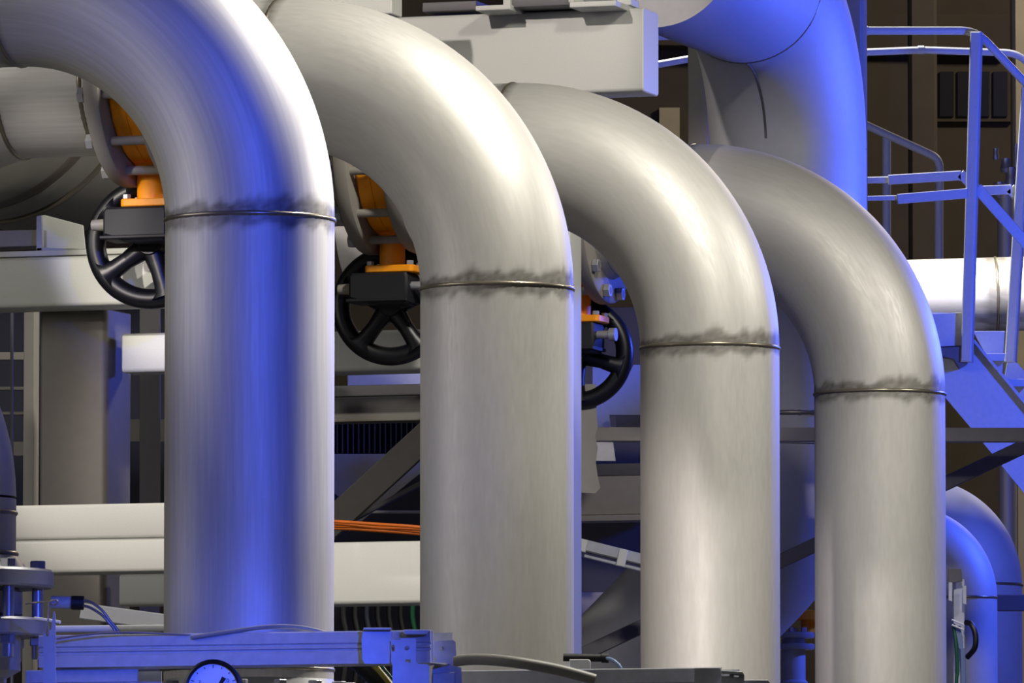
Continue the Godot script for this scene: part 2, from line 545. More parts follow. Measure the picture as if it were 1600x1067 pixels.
func riser(i: int):
	var lab := ["blue-lit brushed steel riser with wide elbow standing nearest the camera", "steel riser with wide elbow standing between the blue-lit pipe and the brightest pipe", "brightest pale steel riser with diagonal shadow below its weld", "steel riser with blue-edged elbow standing beside the stairs"]
	var w := at(RX[i], RY[i], RZ[i])
	var t := thing("steel_pipe", lab[i], "pipe", Vector3(w.x, 0, w.z), -YAW, "four tall steel risers with elbows")
	var m: Material = M.brushed if i == 0 else M.steel
	var h := w.y
	# riser
	var ds := [0.0, 0.008, 0.016, 0.024, 0.032, 0.042, 0.054, 0.07, 0.1]
	var pts := []
	for d in ds: pts.append(Vector3(0, h - d, 0))
	var bottom := 0.05
	if i == 0: bottom = at(RX[0], 1062, RZ[0]).y
	for k in range(1, 9):
		pts.append(Vector3(0, lerpf(h - 0.1, bottom, k / 8.0), 0)); ds.append(9.0)
	var st := begin()
	tube(st, pts, R, 96, false, false, weld_paint(ds, 3.0 * i, 0.85), Vector3(1, 0, 0))
	put("riser", st, m, t)
	# elbow
	pts = []; ds = []
	var steps := [0.0, 0.011, 0.022, 0.033, 0.044, 0.058, 0.075, 0.1, 0.14]
	for k in range(1, 33): steps.append(0.14 + (PI / 2 - 0.14) * k / 32.0)
	for a in steps:
		pts.append(Vector3(-BEND + BEND * cos(a), h + BEND * sin(a), 0))
		ds.append(minf(a * BEND, (PI / 2 - a) * BEND * 1.6 + 0.012))
	st = begin()
	tube(st, pts, R, 96, false, false, weld_paint(ds, 3.0 * i + 1.0, 0.95), Vector3(1, 0, 0))
	put("elbow", st, m, t)
	weld(t, Vector3(0, h, 0), Vector3.UP, R)
	weld(t, Vector3(-BEND, h + BEND, 0), Vector3.RIGHT, R, 0.007)
	# horizontal run up to the first flange of the valve
	var x1: float = -BEND - RUN[i] if i == 0 else -VALVE_AT + 0.162
	pts = []; ds = []
	for d in [0.0, 0.01, 0.02, 0.03, 0.045, 0.06, 0.09]:
		pts.append(Vector3(-BEND - d, h + BEND, 0)); ds.append(d)
	pts.append(Vector3(x1, h + BEND, 0)); ds.append(9.0)
	st = begin()
	tube(st, pts, R, 72, false, true, weld_paint(ds, 3.0 * i + 2.0, 0.7), Vector3(0, 1, 0))
	put("horizontal_run", st, m, t)
	if i == 0:
		# weld neck and bolted flange at the foot of the nearest riser
		weld(t, Vector3(0, bottom + 0.028, 0), Vector3.UP, R, 0.007)
		st = begin()
		lathe(st, [Vector2(0.20, bottom), Vector2(R, bottom), Vector2(R + 0.012, bottom - 0.03), Vector2(0.33, bottom - 0.035), Vector2(0.335, bottom - 0.04), Vector2(0.335, bottom - 0.09), Vector2(0.2, bottom - 0.09)], 64)
		put("foot_flange", st, M.flange, t)
		var bm := hexbolt_mesh(0.021, 0.028)
		for k in 16:
			var a := TAU * (k + 0.3) / 16
			share("hex_nut", bm, M.bolt, t, Vector3(cos(a) * 0.295, bottom - 0.037, sin(a) * 0.295), Vector3(0, a * 2.0, 0))
		st = begin()
		tube(st, [Vector3(0, bottom - 0.09, 0), Vector3(0, 0.0, 0)], 0.26, 48)
		put("lower_riser", st, M.steel, t)
	else:
		st = begin()
		lathe(st, [Vector2(0.24, 0.06), Vector2(0.36, 0.06), Vector2(0.36, 0.0), Vector2(0.0, 0.0)], 48)
		put("foot_flange", st, M.flange, t)

# ------------------------------------------------------------------ wafer valves on the runs of pipes two to four
func make_valve() -> Node3D:
	# origin on the pipe axis, local x along the pipe
	var t := thing("butterfly_valve", "", "valve", Vector3.ZERO, -YAW, "orange valves behind the risers")
	var xr := Basis(Vector3(0, 1, 0), Vector3(1, 0, 0), Vector3(0, 0, -1))   # lathe axis onto x
	for s in [-1.0, 1.0]:
		var st := begin()
		lathe(st, [Vector2(0.22, -0.03), Vector2(0.346, -0.03), Vector2(0.356, -0.024), Vector2(0.36, -0.014), Vector2(0.36, 0.014), Vector2(0.356, 0.024), Vector2(0.346, 0.03), Vector2(0.22, 0.03)], 64, Transform3D(xr, Vector3(0.1 if s > 0 else -0.083, 0, 0)))
		put("flange_disc", st, M.paint_dull, t, "grey flange disc")
	var st := begin()
	lathe(st, [Vector2(0.2, -0.05), Vector2(0.283, -0.05), Vector2(0.29, -0.042), Vector2(0.29, 0.004), Vector2(0.286, 0.006), Vector2(0.29, 0.008), Vector2(0.29, 0.06), Vector2(0.283, 0.068), Vector2(0.2, 0.068)], 64, Transform3D(xr, Vector3.ZERO))
	var body := put("valve_body", st, M.orange, t, "orange valve body")
	for k in 12:
		var a := TAU * (k + 0.5) / 12 - PI / 2
		var c := Vector3(0, sin(a) * 0.325, cos(a) * 0.325)
		st = begin()
		tube(st, [Vector3(-0.14, 0, 0) + c, Vector3(0.155, 0, 0) + c], 0.0155, 12)
		put("tie_rod", st, M.paint_dull, t)
		for s in [-1.0, 1.0]:
			st = begin()
			extrude(st, ngon(0.027, 6), 0.024, Transform3D(Basis(Vector3(0, 0, -1), Vector3(0, 1, 0), Vector3(1, 0, 0)), c + Vector3(0.155 if s > 0 else -0.114, 0, 0)), 0.002)
			put("tie_rod_nut", st, M.bolt, t)
	# neck and top plate
	st = begin()
	lathe(st, [Vector2(0.0, -0.42), Vector2(0.047, -0.42), Vector2(0.047, -0.30), Vector2(0.062, -0.275), Vector2(0.0, -0.27)], 28)
	put("neck", st, M.orange, t, "orange valve neck")
	st = begin()
	extrude(st, rrect(-0.085, -0.075, 0.105, 0.075, 0.02), 0.026, Transform3D(Basis(Vector3(1, 0, 0), Vector3(0, 0, -1), Vector3(0, 1, 0)), Vector3(0, -0.405, 0)), 0.003)
	put("mounting_plate", st, M.orange, t, "orange mounting plate")
	var bm := hexbolt_mesh(0.014, 0.016)
	for p in [Vector2(-0.066, 0.055), Vector2(0.086, 0.055), Vector2(-0.066, -0.055), Vector2(0.086, -0.055)]:
		share("plate_bolt", bm, M.bolt, t, Vector3(p.x, -0.405, p.y))
	# gearbox
	st = begin()
	extrude(st, PackedVector2Array([Vector2(-0.128, -0.432), Vector2(-0.14, -0.445), Vector2(-0.14, -0.525), Vector2(-0.06, -0.547), Vector2(0.07, -0.547), Vector2(0.085, -0.527), Vector2(0.085, -0.445), Vector2(0.078, -0.432)]), 0.15, Transform3D(Basis.IDENTITY, Vector3(0.0, 0, 0.085)), 0.008)
	var gb := put("gearbox", st, M.black_rough, t, "black cast gearbox")
	st = begin()
	box(st, Vector3(-0.03, -0.533, 0.012), Vector3(0.235, 0.012, 0.17), 0.003)
	put("cover_lip", st, M.black_rough, gb)
	st = begin()
	tube(st, [Vector3(0.085, -0.48, 0.03), Vector3(0.135, -0.48, 0.03)], 0.016, 14)
	tube(st, [Vector3(0.135, -0.48, 0.03), Vector3(0.16, -0.48, 0.03)], 0.026, 14)
	put("position_indicator", st, M.bolt, gb)
	st = begin()
	tube(st, [Vector3(-0.14, -0.485, 0.02), Vector3(-0.20, -0.485, 0.02)], [0.022, 0.018], 14)
	put("end_stop", st, M.paint_dull, gb)
	# handwheel behind the gearbox
	var hw := Node3D.new()
	hw.name = "handwheel"
	t.add_child(hw, true)
	hw.position = Vector3(-0.04, -0.538, -0.105)
	hw.rotation.y = YAW * 0.55
	st = begin()
	tube(st, ring_pts(0.186, 72, Vector3(0, 0, 1)), 0.034, 16, true)
	put("rim", st, M.black, hw)
	for k in 5:
		var a := TAU * k / 5
		var e := Vector3(cos(a), sin(a), 0)
		st = begin()
		tube(st, [e * 0.02, e * 0.05, e * 0.10, e * 0.145, e * 0.17, e * 0.188], [0.044, 0.036, 0.029, 0.032, 0.042, 0.06], 12)
		put("spoke", st, M.black, hw)
	st = begin()
	lathe(st, [Vector2(0, -0.03), Vector2(0.045, -0.03), Vector2(0.048, 0.0), Vector2(0.04, 0.05), Vector2(0, 0.05)], 24, Transform3D(Basis(Vector3(1, 0, 0), Vector3(0, 0, 1), Vector3(0, -1, 0)), Vector3.ZERO))
	tube(st, [Vector3(0, 0, 0), Vector3(0, 0.06, 0.1)], 0.02, 14)
	put("hub", st, M.black, hw)
	# welding neck and spool beyond the valve
	st = begin()
	tube(st, [Vector3(-0.1, 0, 0), Vector3(-0.16, 0, 0)], [0.275, R], 64)
	tube(st, [Vector3(0.11, 0, 0), Vector3(0.16, 0, 0)], [0.275, R], 64)
	put("weld_neck", st, M.steel, t)
	weld(t, Vector3(-0.162, 0, 0), Vector3.RIGHT, R, 0.012)
	return t

func valves():
	var proto := make_valve()
	var lab := ["orange valve with black handwheel hanging left of the nearest blue-lit riser", "orange valve with black handwheel seen between the nearest and the second riser", "orange valve with black handwheel half hidden between the second and third riser"]
	var turn := [1.24, 0.28, 0.94]
	var spool := [1.5, 0.9, 0.9]
	var slab_ := ["dull grey steel pipe spool running left from the leftmost valve", "short steel pipe spool left of the middle valve", "short steel pipe spool left of the third valve behind the second riser"]
	for i in 3:
		var o: Node3D = proto
		if i > 0:
			o = proto.duplicate()
			o.name = numbered("butterfly_valve")
			add_child(o, true)
		var w := at(RX[i + 1], RY[i + 1], RZ[i + 1])
		o.position = w + Vector3.UP * BEND - U * VALVE_AT
		o.get_node("handwheel").rotation.z = turn[i]
		tag(o, lab[i], "valve", "orange valves behind the risers")
		var s := thing("pipe_spool", slab_[i], "pipe", o.position, -YAW)
		var st := begin()
		tube(st, [Vector3(-0.165, 0, 0), Vector3(-0.38, 0, 0), Vector3(-0.46, 0, 0)], R, 64, false, true, none, Vector3.UP)
		put("spool", st, M.brushed, s)
		st = begin()
		tube(st, [Vector3(-0.46, 0, 0), Vector3(-0.62, 0, 0), Vector3(-spool[i], 0, 0)], [R, R + 0.05, R + 0.05], 64)
		put("reducer", st, M.steel, s)
		weld(s, Vector3(-0.462, 0, 0), Vector3.RIGHT, R, 0.011)

# ------------------------------------------------------------------ left background
func rear_vessel():
	var c := at(-42, 92, 26.9)
	var t := thing("steel_vessel", "large round steel vessel end with ring seams behind the left pipe spool", "vessel", c, -YAW)
	var r := 0.56
	var zr := Basis(Vector3(1, 0, 0), Vector3(0, 0, 1), Vector3(0, -1, 0))   # lathe y onto z
	var st := begin()
	var prof := []
	for k in 9:
		var a := PI / 2 * k / 8.0
		prof.append(Vector2(cos(a) * (r - 0.03), 0.05 + sin(a) * 0.16))
	prof.reverse()
	var down := []
	for p in prof: down.append(p)
	down.reverse()
	lathe(st, down, 80, Transform3D(zr, Vector3(0, 0, 0)))
	put("dished_head", st, M.steel_dull, t)
	st = begin()
	lathe(st, [Vector2(r - 0.03, -0.02), Vector2(r - 0.022, -0.02), Vector2(r - 0.022, 0.02), Vector2(r - 0.03, 0.05)], 80, Transform3D(zr, Vector3.ZERO))
	put("seam_ring", st, M.weld, t)
	st = begin()
	lathe(st, [Vector2(0.1, -0.75), Vector2(r, -0.75), Vector2(r, -0.05), Vector2(r - 0.02, -0.02), Vector2(0.1, -0.02)], 80, Transform3D(zr, Vector3.ZERO))
	put("shell", st, M.steel_dull, t)
	st = begin()
	tube(st, ring_pts(r + 0.004, 96, Vector3(0, 0, 1), Vector3(0, 0, -0.16)), 0.012, 8, true)
	put("seam_ring", st, M.weld, t)

func left_frame():
	beam("support_beam", "pale grey box beam under the vessel behind the leftmost handwheel", "beam", -60, 330, 405, 483, 25.85, 0.2, M.paint)
	# saddle under the vessel
	var t := thing("pipe_saddle", "grey angle bracket carrying the vessel on the beam", "bracket", at(95, 395, 25.95))
	plate("web", "", "", [[57, 338], [70, 336], [130, 352], [134, 392], [62, 392]], 26.06, 0.014, M.paint, t)
	plate("upright", "", "", [[57, 338], [65, 336], [66, 394], [57, 394]], 25.93, 0.13, M.paint, t)
	plate("foot", "", "", [[57, 387], [138, 389], [138, 397], [57, 397]], 25.93, 0.16, M.paint, t)
	beam("support_plate", "flat grey plate lying on the beam left of the saddle bracket", "plate", -60, 64, 362, 388, 26.1, 0.12, M.paint_dull, 0.004)
	beam("support_strip", "thin grey strip on top of the beam beneath the saddle bracket", "strip", -60, 262, 395, 404, 25.98, 0.22, M.paint, 0.003)
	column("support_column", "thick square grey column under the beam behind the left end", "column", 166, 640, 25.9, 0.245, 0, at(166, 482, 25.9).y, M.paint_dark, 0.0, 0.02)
	column("slim_post", "slim grey post left of the thick square column", "post", 53, 640, 26.4, 0.04, 0, at(53, 478, 26.4).y, M.paint_dull, 0.05, 0.004)
	beam("bracket_stub", "short box stub joining the thick column to the nearest riser", "beam", 190, 300, 521, 582, 25.93, 0.13, M.paint)
	beam("low_beam", "pale grey double box beam crossing left of the nearest riser low down", "beam", 10, 320, 790, 844, 25.2, 0.2, M.paint, 0.012)
	beam("low_beam", "lower half of the pale grey double box beam left of the nearest riser", "beam", 10, 320, 844.5, 896, 25.2, 0.2, M.paint, 0.012)
	beam("lower_stub", "pale box beam just below the double box beam left of the nearest riser", "beam", 186, 330, 897, 946, 25.85, 0.12, M.paint)
	# slotted tray behind the little conduit
	var a := at(130, 955, 24.2); var b := at(300, 978, 23.9)
	var tt := thing("thin_tray", "thin grey cable tray sloping down behind the conduit end", "cable tray", Vector3(b.x, 0, b.z))
	rail_between("side_rail", "", a, b, 0.05, 0.03, M.galv, tt)
	rail_between("side_groove", "", a + Vector3(0, -0.006, 0.016), b + Vector3(0, -0.006, 0.016), 0.006, 0.004, M.dark_bar, tt)
	rail_between("leg", "", b, Vector3(b.x, 0, b.z), 0.04, 0.04, M.galv, tt)
	var pe := at(300, 981, 23.1)
	var tp := thing("thin_pipe", "thin grey pipe lying level above the front cable tray", "pipe", Vector3(pe.x, 0, pe.z))
	rod("pipe_run", "", "", [at(85, 983, 23.3), pe], 0.011, M.rail, tp)
	rod("leg", "", "", [pe, Vector3(pe.x, 0, pe.z)], 0.011, M.rail, tp)
	# dark rack far behind
	var rk := thing("equipment_rack", "dark equipment rack far behind the left column", "rack", Vector3(at(20, 600, 30).x, 0, -30.0))
	plate("back_panel", "", "", [[-60, 470], [270, 470], [270, 830], [-60, 830]], 30.3, 0.03, M.navy, rk)
	for p in [[-60, 40, 550, 562], [-60, 60, 604, 609], [-60, 45, 643, 648], [-60, 60, 690, 712], [200, 270, 655, 690]]:
		plate("cross_bar", "", "", [[p[0], p[2]], [p[1], p[2]], [p[1], p[3]], [p[0], p[3]]], 29.9, 0.04, M.paint_dull, rk)
	for p in [[16, 20], [218, 250]]:
		plate("upright", "", "", [[p[0], 470], [p[1], 470], [p[1], 1500], [p[0], 1500]], 29.7, 0.05, M.dark_bar, rk)

func rail_between(n: String, label: String, a: Vector3, b: Vector3, h: float, th: float, m: Material, parent: Node3D = null) -> MeshInstance3D:
	# straight rectangular bar from a to b
	var x := (b - a).normalized()
	var z := (Vector3(0, 0, 1) - x * x.z).normalized()
	var y := z.cross(x)
	var st := begin()
	var o0 := a if parent == null else parent.position
	box(st, (a + b) / 2 - o0, Vector3((b - a).length(), h, th), 0.003, Basis(x, y, z))
	var o := put(n, st, m, parent)
	if parent == null:
		o.position = a
		tag(o, label, "bar")
	return o

# ------------------------------------------------------------------ what shows between the first and second riser
func gap_one():
	beam("support_beam", "pale grey box beam behind the middle handwheel", "beam", 470, 720, 519, 582, 28.4, 0.2, M.paint)
	var fr := thing("skid_structure", "dim grey frame with diagonal brace and blue-lit slot seen between the first two risers", "frame", Vector3(at(590, 700, 30).x, 0, -30.0))
	plate("lit_plate", "", "", [[543, 582], [690, 582], [690, 604], [543, 604]], 31.2, 0.03, M.rail, fr).set_meta("label", "blue-lit flat plate in the slot")
	beam("cross_bar", "", "", 470, 720, 604, 621, 29.8, 0.05, M.dark_bar, 0.003, fr)
	beam("cross_beam", "", "", 470, 720, 622, 661, 29.9, 0.12, M.paint_dull, 0.006, fr)
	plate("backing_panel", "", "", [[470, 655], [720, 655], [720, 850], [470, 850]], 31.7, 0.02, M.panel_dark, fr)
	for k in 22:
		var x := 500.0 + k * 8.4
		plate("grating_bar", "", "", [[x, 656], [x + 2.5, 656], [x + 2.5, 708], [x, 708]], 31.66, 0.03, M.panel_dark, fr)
	plate("side_panel", "", "", [[470, 709], [720, 709], [690, 712], [545, 830], [548, 790], [522, 770], [470, 765]], 31.45, 0.03, M.paint_dull, fr)
	rail_between("diagonal_brace", "", at(480, 852, 29.3), at(720, 632, 29.3), 0.105, 0.08, M.paint_dull, fr)
	rail_between("rear_brace", "", at(540, 818, 30.6), at(720, 722, 30.6), 0.02, 0.04, M.dark_bar, fr)
	rail_between("rear_bar", "", at(560, 800, 31.0), at(720, 800, 31.0), 0.012, 0.03, M.paint_dull, fr)
	for e in [[498, 29.7], [700, 29.6]]:
		rail_between("upright", "", at(e[0], 600, e[1]), Vector3(at(e[0], 600, e[1]).x, 0, -e[1]), 0.08, 2.0 if e[0] > 600 else 0.1, M.dark_bar, fr)
	var c := thing("orange_cables", "bundle of orange cables lying on the lower beam between the first two risers", "cables", at(590, 825, 27.9))
	for k in 4:
		var z := 27.75 + 0.045 * k
		var y := 815.0 + 3.6 * k
		rod("cable", "", "", smooth([at(470, y - 2 + k, z), at(530, y, z), at(590, y + 4 + 2 * sin(k * 2.0), z), at(650, y + 8, z), at(720, y + 16, z)]), 0.0062, M.cable_orange, c, 8)
	beam("low_beam", "pale grey box beam between the first two risers low down", "beam", 470, 720, 848, 945, 27.5, 0.2, M.paint, 0.014)
	var hs := thing("hanging_hoses", "dark hoses hanging under the lower beam between the first two risers", "hoses", at(600, 960, 28.6))
	var cols := [M.rubber, M.rubber, M.navy, M.rubber, M.rubber, M.rubber, M.cable_green]
	for k in 7:
		var x := 536.0 + k * 18
		rod("hose", "", "", smooth([at(x + 4, 925, 28.6 + 0.03 * k), at(x, 960, 28.6 + 0.03 * k), at(x + 6, 1010, 28.6 + 0.03 * k), at(x - 4, 1100, 28.6 + 0.03 * k)]), 0.011, cols[k], hs, 8)
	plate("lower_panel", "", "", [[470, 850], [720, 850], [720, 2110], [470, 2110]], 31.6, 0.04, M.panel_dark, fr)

# ------------------------------------------------------------------ what shows between the second and third riser
func gap_two():
	column("frame_column", "slim pale column lit lavender just right of the second riser", "column", 891, 700, 28.95, 0.14, 0, at(891, 148, 28.95).y, M.paint, 0.145, 0.006)
	plate("gusset_plate", "grey gusset plate with ragged right edge below the third handwheel", "plate", [[880, 600], [931, 600], [932, 640], [934, 668], [930, 680], [934, 700], [931, 722], [934, 745], [938, 762], [930, 771], [880, 768]], 29.75, 0.02, M.paint_dull)
	var p := thing("lit_bracket", "blue-lit folded bracket behind the third handwheel", "bracket", at(945, 650, 31.0))
	plate("face", "", "", [[926, 560], [952, 556], [962, 600], [975, 600], [990, 570], [1010, 570], [1010, 648], [952, 648], [962, 720], [926, 720]], 31.0, 0.02, M.rail, p)
	plate("return_lip", "", "", [[962, 648], [1010, 648], [1010, 690], [965, 680]], 30.94, 0.02, M.dark_bar, p)
	var fr := thing("skid_structure", "dim grey frame of level bars and panels seen between the second and third riser", "frame", Vector3(at(960, 700, 31).x, 0, -31.0))
	beam("cross_bar", "", "", 880, 1040, 726, 745, 30.5, 0.1, M.dark_bar, 0.003, fr)
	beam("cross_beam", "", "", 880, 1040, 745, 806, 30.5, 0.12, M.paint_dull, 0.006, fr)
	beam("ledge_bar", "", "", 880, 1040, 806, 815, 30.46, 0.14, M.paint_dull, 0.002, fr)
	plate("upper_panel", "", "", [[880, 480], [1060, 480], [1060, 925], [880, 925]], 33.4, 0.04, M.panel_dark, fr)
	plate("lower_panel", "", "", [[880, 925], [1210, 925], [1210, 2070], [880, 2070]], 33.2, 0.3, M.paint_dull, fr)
	rail_between("upright", "", at(1050, 720, 30.6), Vector3(at(1050, 720, 30.6).x, 0, -30.6), 0.1, 0.1, M.dark_bar, fr)
	rail_between("tie_bar", "", at(1050, 780, 30.6), at(1050, 780, 33.3), 0.08, 0.08, M.dark_bar, fr)
	var t := thing("sloping_tray", "grey cable tray with blue-lit ends sloping right behind the third riser", "cable tray", at(940, 865, 30.3))
	rail_between("side_rail", "", at(890, 851, 30.3), at(1030, 886, 30.3), 0.07, 0.02, M.galv, t)
	rail_between("groove", "", at(890, 855, 30.28), at(1030, 889, 30.28), 0.008, 0.012, M.dark_bar, t)
	rail_between("end_clip", "", at(905, 851, 30.27), at(917, 854, 30.27), 0.05, 0.02, M.white, t)
	rail_between("end_clip", "", at(965, 870, 30.27), at(979, 873, 30.27), 0.07, 0.02, M.white, t)
	# little conduit and white box on the tray
	var c := thing("conduit_stub", "short black conduit with a thin cable right of the second riser foot", "conduit", at(925, 1028, 23.6))
	rod("sleeve", "", "", [at(880, 1027, 23.6), at(944, 1028, 23.6)], 0.012, M.rubber, c)
	rod("sleeve_end", "", "", [at(940, 1028, 23.59), at(951, 1028, 23.59)], 0.015, M.rubber, c)
	rod("cable", "", "", smooth([at(948, 1028, 23.58), at(960, 1033, 23.56), at(970, 1045, 23.55), at(975, 1070, 23.55)]), 0.006, M.cable_blue, c, 8)
	plate("small_box", "small white box beside the black conduit at the second riser foot", "box", [[890, 1030], [920, 1030], [923, 1033], [923, 1080], [890, 1080]], 23.3, 0.05, M.white)

# ------------------------------------------------------------------ beam at the top
func top_beam():
	beam("top_beam", "large pale box beam at the top with a blue-lit square end", "beam", 330, 1005, 38, 167, 29.25, 0.2, M.paint, 0.016)
	var yt := at(1005, 14, 28.85).y
	# brackets standing on the beam, their lips jutting out in front
	var bx := func(n: String, label: String, px0: float, px1: float, y0: float, y1: float, front: float, deep: float, m: Material):
		var o := beam(n, label, "bracket", px0, px1, y0, y1, 29.25 - 0.000783 * (px0 - 330.0) - front, deep, m, 0.004)
		return o
	bx.call("channel_bracket", "pale channel foot lying on the large top beam left of its middle", 743, 797, 9, 17, 0.17, 0.37, M.paint)
	bx.call("channel_web", "pale upright of the left channel foot on the top beam", 786, 797, -30, 10, 0.15, 0.33, M.paint)
	bx.call("clamp_bar", "dark clamp bar between the two channel feet on the top beam", 797, 892, -6, 12, 0.12, 0.3, M.dark_bar)
	bx.call("channel_bracket", "pale channel foot with blue-lit inside on the top beam", 890, 962, 3, 12, 0.17, 0.37, M.paint)
	bx.call("channel_web", "pale upright of the right channel foot on the top beam", 888, 896, -30, 4, 0.15, 0.33, M.paint)
	bx.call("channel_lip", "blue-lit inner plate of the right channel foot", 896, 960, -30, 2, 0.02, 0.02, M.rail)
	bx.call("end_block", "small pale block on the top beam near its blue-lit end", 964, 986, -2, 9, 0.0, 0.1, M.paint)
	beam("upper_beam", "short pale beam end above the second elbow at the top edge", "beam", 330, 612, -60, 33, 28.4, 0.12, M.paint, 0.008)
	bx.call("clamp_plate", "dark plate on the large top beam left of the channel feet", 660, 744, 4, 19, 0.0, 0.18, M.dark_bar)
	# long dark plate above all that
	beam("upper_plate", "dark flat plate above the top beam at the top edge", "plate", 640, 1000, -60, -28, 28.9, 0.3, M.dark_bar, 0.003)

# ------------------------------------------------------------------ big rear pipe
func big_pipe():
	var d := 31.55
	var r := 0.325
	var w := at(1231, 300, d)
	var t := thing("large_pipe", "largest steel pipe with blue-lit right edge bending behind the fourth riser", "pipe", Vector3(w.x, 0, w.z), -YAW)
	var yc := at(1170, -29, 30.9).y
	var b := 0.62
	var y_low := at(1231, 700, d).y
	var st := begin()
	var pts := []
	for k in 25:
		var a := PI / 2 * k / 24.0
		pts.append(Vector3(0, yc - b + b * sin(a), b - b * cos(a)))
	tube(st, pts, r, 96, false, false, none, Vector3(1, 0, 0))
	put("upper_elbow", st, M.steel_matte, t)
	st = begin()
	tube(st, [Vector3(0, yc - b, 0), Vector3(0, (yc - b + y_low) / 2, 0), Vector3(0, y_low, 0)], r, 96, false, false, none, Vector3(1, 0, 0))
	put("vertical_run", st, M.steel_matte, t)
	st = begin()
	tube(st, [Vector3(0, yc, b), Vector3(0, yc, b + 1.25)], r, 96, false, true, none, Vector3(1, 0, 0))
	put("horizontal_run", st, M.steel_matte, t)
	weld(t, Vector3(0, yc, b), Vector3(0, 0, 1), r, 0.006)
	st = begin()
	pts = []
	for k in 15:
		var a := 0.06 + (PI / 2 - 0.1) * k / 14.0
		pts.append(Vector3(0, yc - b + (b - r) * sin(a), b - (b - r) * cos(a)))
	tube(st, pts, 0.005, 8)
	put("seam", st, M.weld, t, "dark lengthwise weld seam")
	weld(t, Vector3(0, at(1231, 653, d).y, 0), Vector3.UP, r, 0.013)
	# lower bend, down and to the left
	st = begin()
	pts = []
	var br := 0.65
	for k in 17:
		var a := 0.8 * k / 16.0
		pts.append(Vector3(-br + br * cos(a), y_low - br * sin(a), 0))
	var e: Vector3 = pts[-1]
	pts.append(e + Vector3(-sin(0.8), -cos(0.8), 0) * 1.1)
	tube(st, pts, r, 96, false, true, none, Vector3(1, 0, 0))
	put("lower_bend", st, M.steel_matte, t)
	st = begin()
	e = pts[-1]
	tube(st, [e + Vector3(0.05, 0.05, 0), Vector3(e.x + 0.05, 0, 0)], 0.12, 24)
	put("support_leg", st, M.steel_matte, t)
	# slim columns behind it
	column("rear_post", "grey rear post left of the large bending pipe", "post", 1108, 150, 32.5, 0.097, 0, 9, M.paint_dull, 0.1, 0.01)
	column("rear_post", "blue-grey rear post right of the large bending pipe top", "post", 1346, 60, 33.3, 0.12, 0, 9, M.paint_dull, 0.1, 0.01)
	# long level bar and the brace below it
	rail_between("long_level_bar", "long level grey bar passing behind the third and fourth riser", at(920, 679, 30.5), at(1640, 680, 30.5), 0.056, 0.06, M.paint_dull)
	rail_between("long_brace", "long dark diagonal brace rising right behind the third and fourth riser", at(860, 1046, 30.75), at(1640, 679, 30.75), 0.056, 0.07, M.dark_bar)
	# small valve group in the lower gap
	var p := thing("small_flange_valve", "small flanged valve with blue-lit bolts in the gap right of the third riser", "valve", Vector3(at(1240, 1000, 32.4).x, 0, -32.4))
	var y := func(py: float) -> float: return at(1240, py, 32.4).y
	st = begin()
	lathe(st, [Vector2(0, y.call(990)), Vector2(0.045, y.call(990)), Vector2(0.05, y.call(1010)), Vector2(0.05, y.call(1062)), Vector2(0.06, y.call(1066)), Vector2(0.06, 0.0)], 24)
	put("stem_pipe", st, M.steel_matte, p)
	for yy in [988.0, 1006.0]:
		st = begin()
		lathe(st, [Vector2(0, y.call(yy + 9)), Vector2(0.085, y.call(yy + 9)), Vector2(0.088, y.call(yy + 6)), Vector2(0.088, y.call(yy + 1)), Vector2(0.083, y.call(yy)), Vector2(0, y.call(yy))], 32)
		put("flange_disc", st, M.flange, p)
	var bm := hexbolt_mesh(0.013, 0.02)
	for k in 8:
		var a := TAU * (k + 0.2) / 8
		share("hex_nut", bm, M.bolt, p, Vector3(cos(a) * 0.07, y.call(988), sin(a) * 0.07))
	st = begin()
	lathe(st, [Vector2(0, y.call(988)), Vector2(0.03, y.call(988)), Vector2(0.03, y.call(970)), Vector2(0.09, y.call(968)), Vector2(0.09, y.call(955)), Vector2(0.0, y.call(953))], 24, Transform3D(Basis.IDENTITY, Vector3(0.06, 0, 0)))
	put("actuator", st, M.orange, p, "small orange actuator")

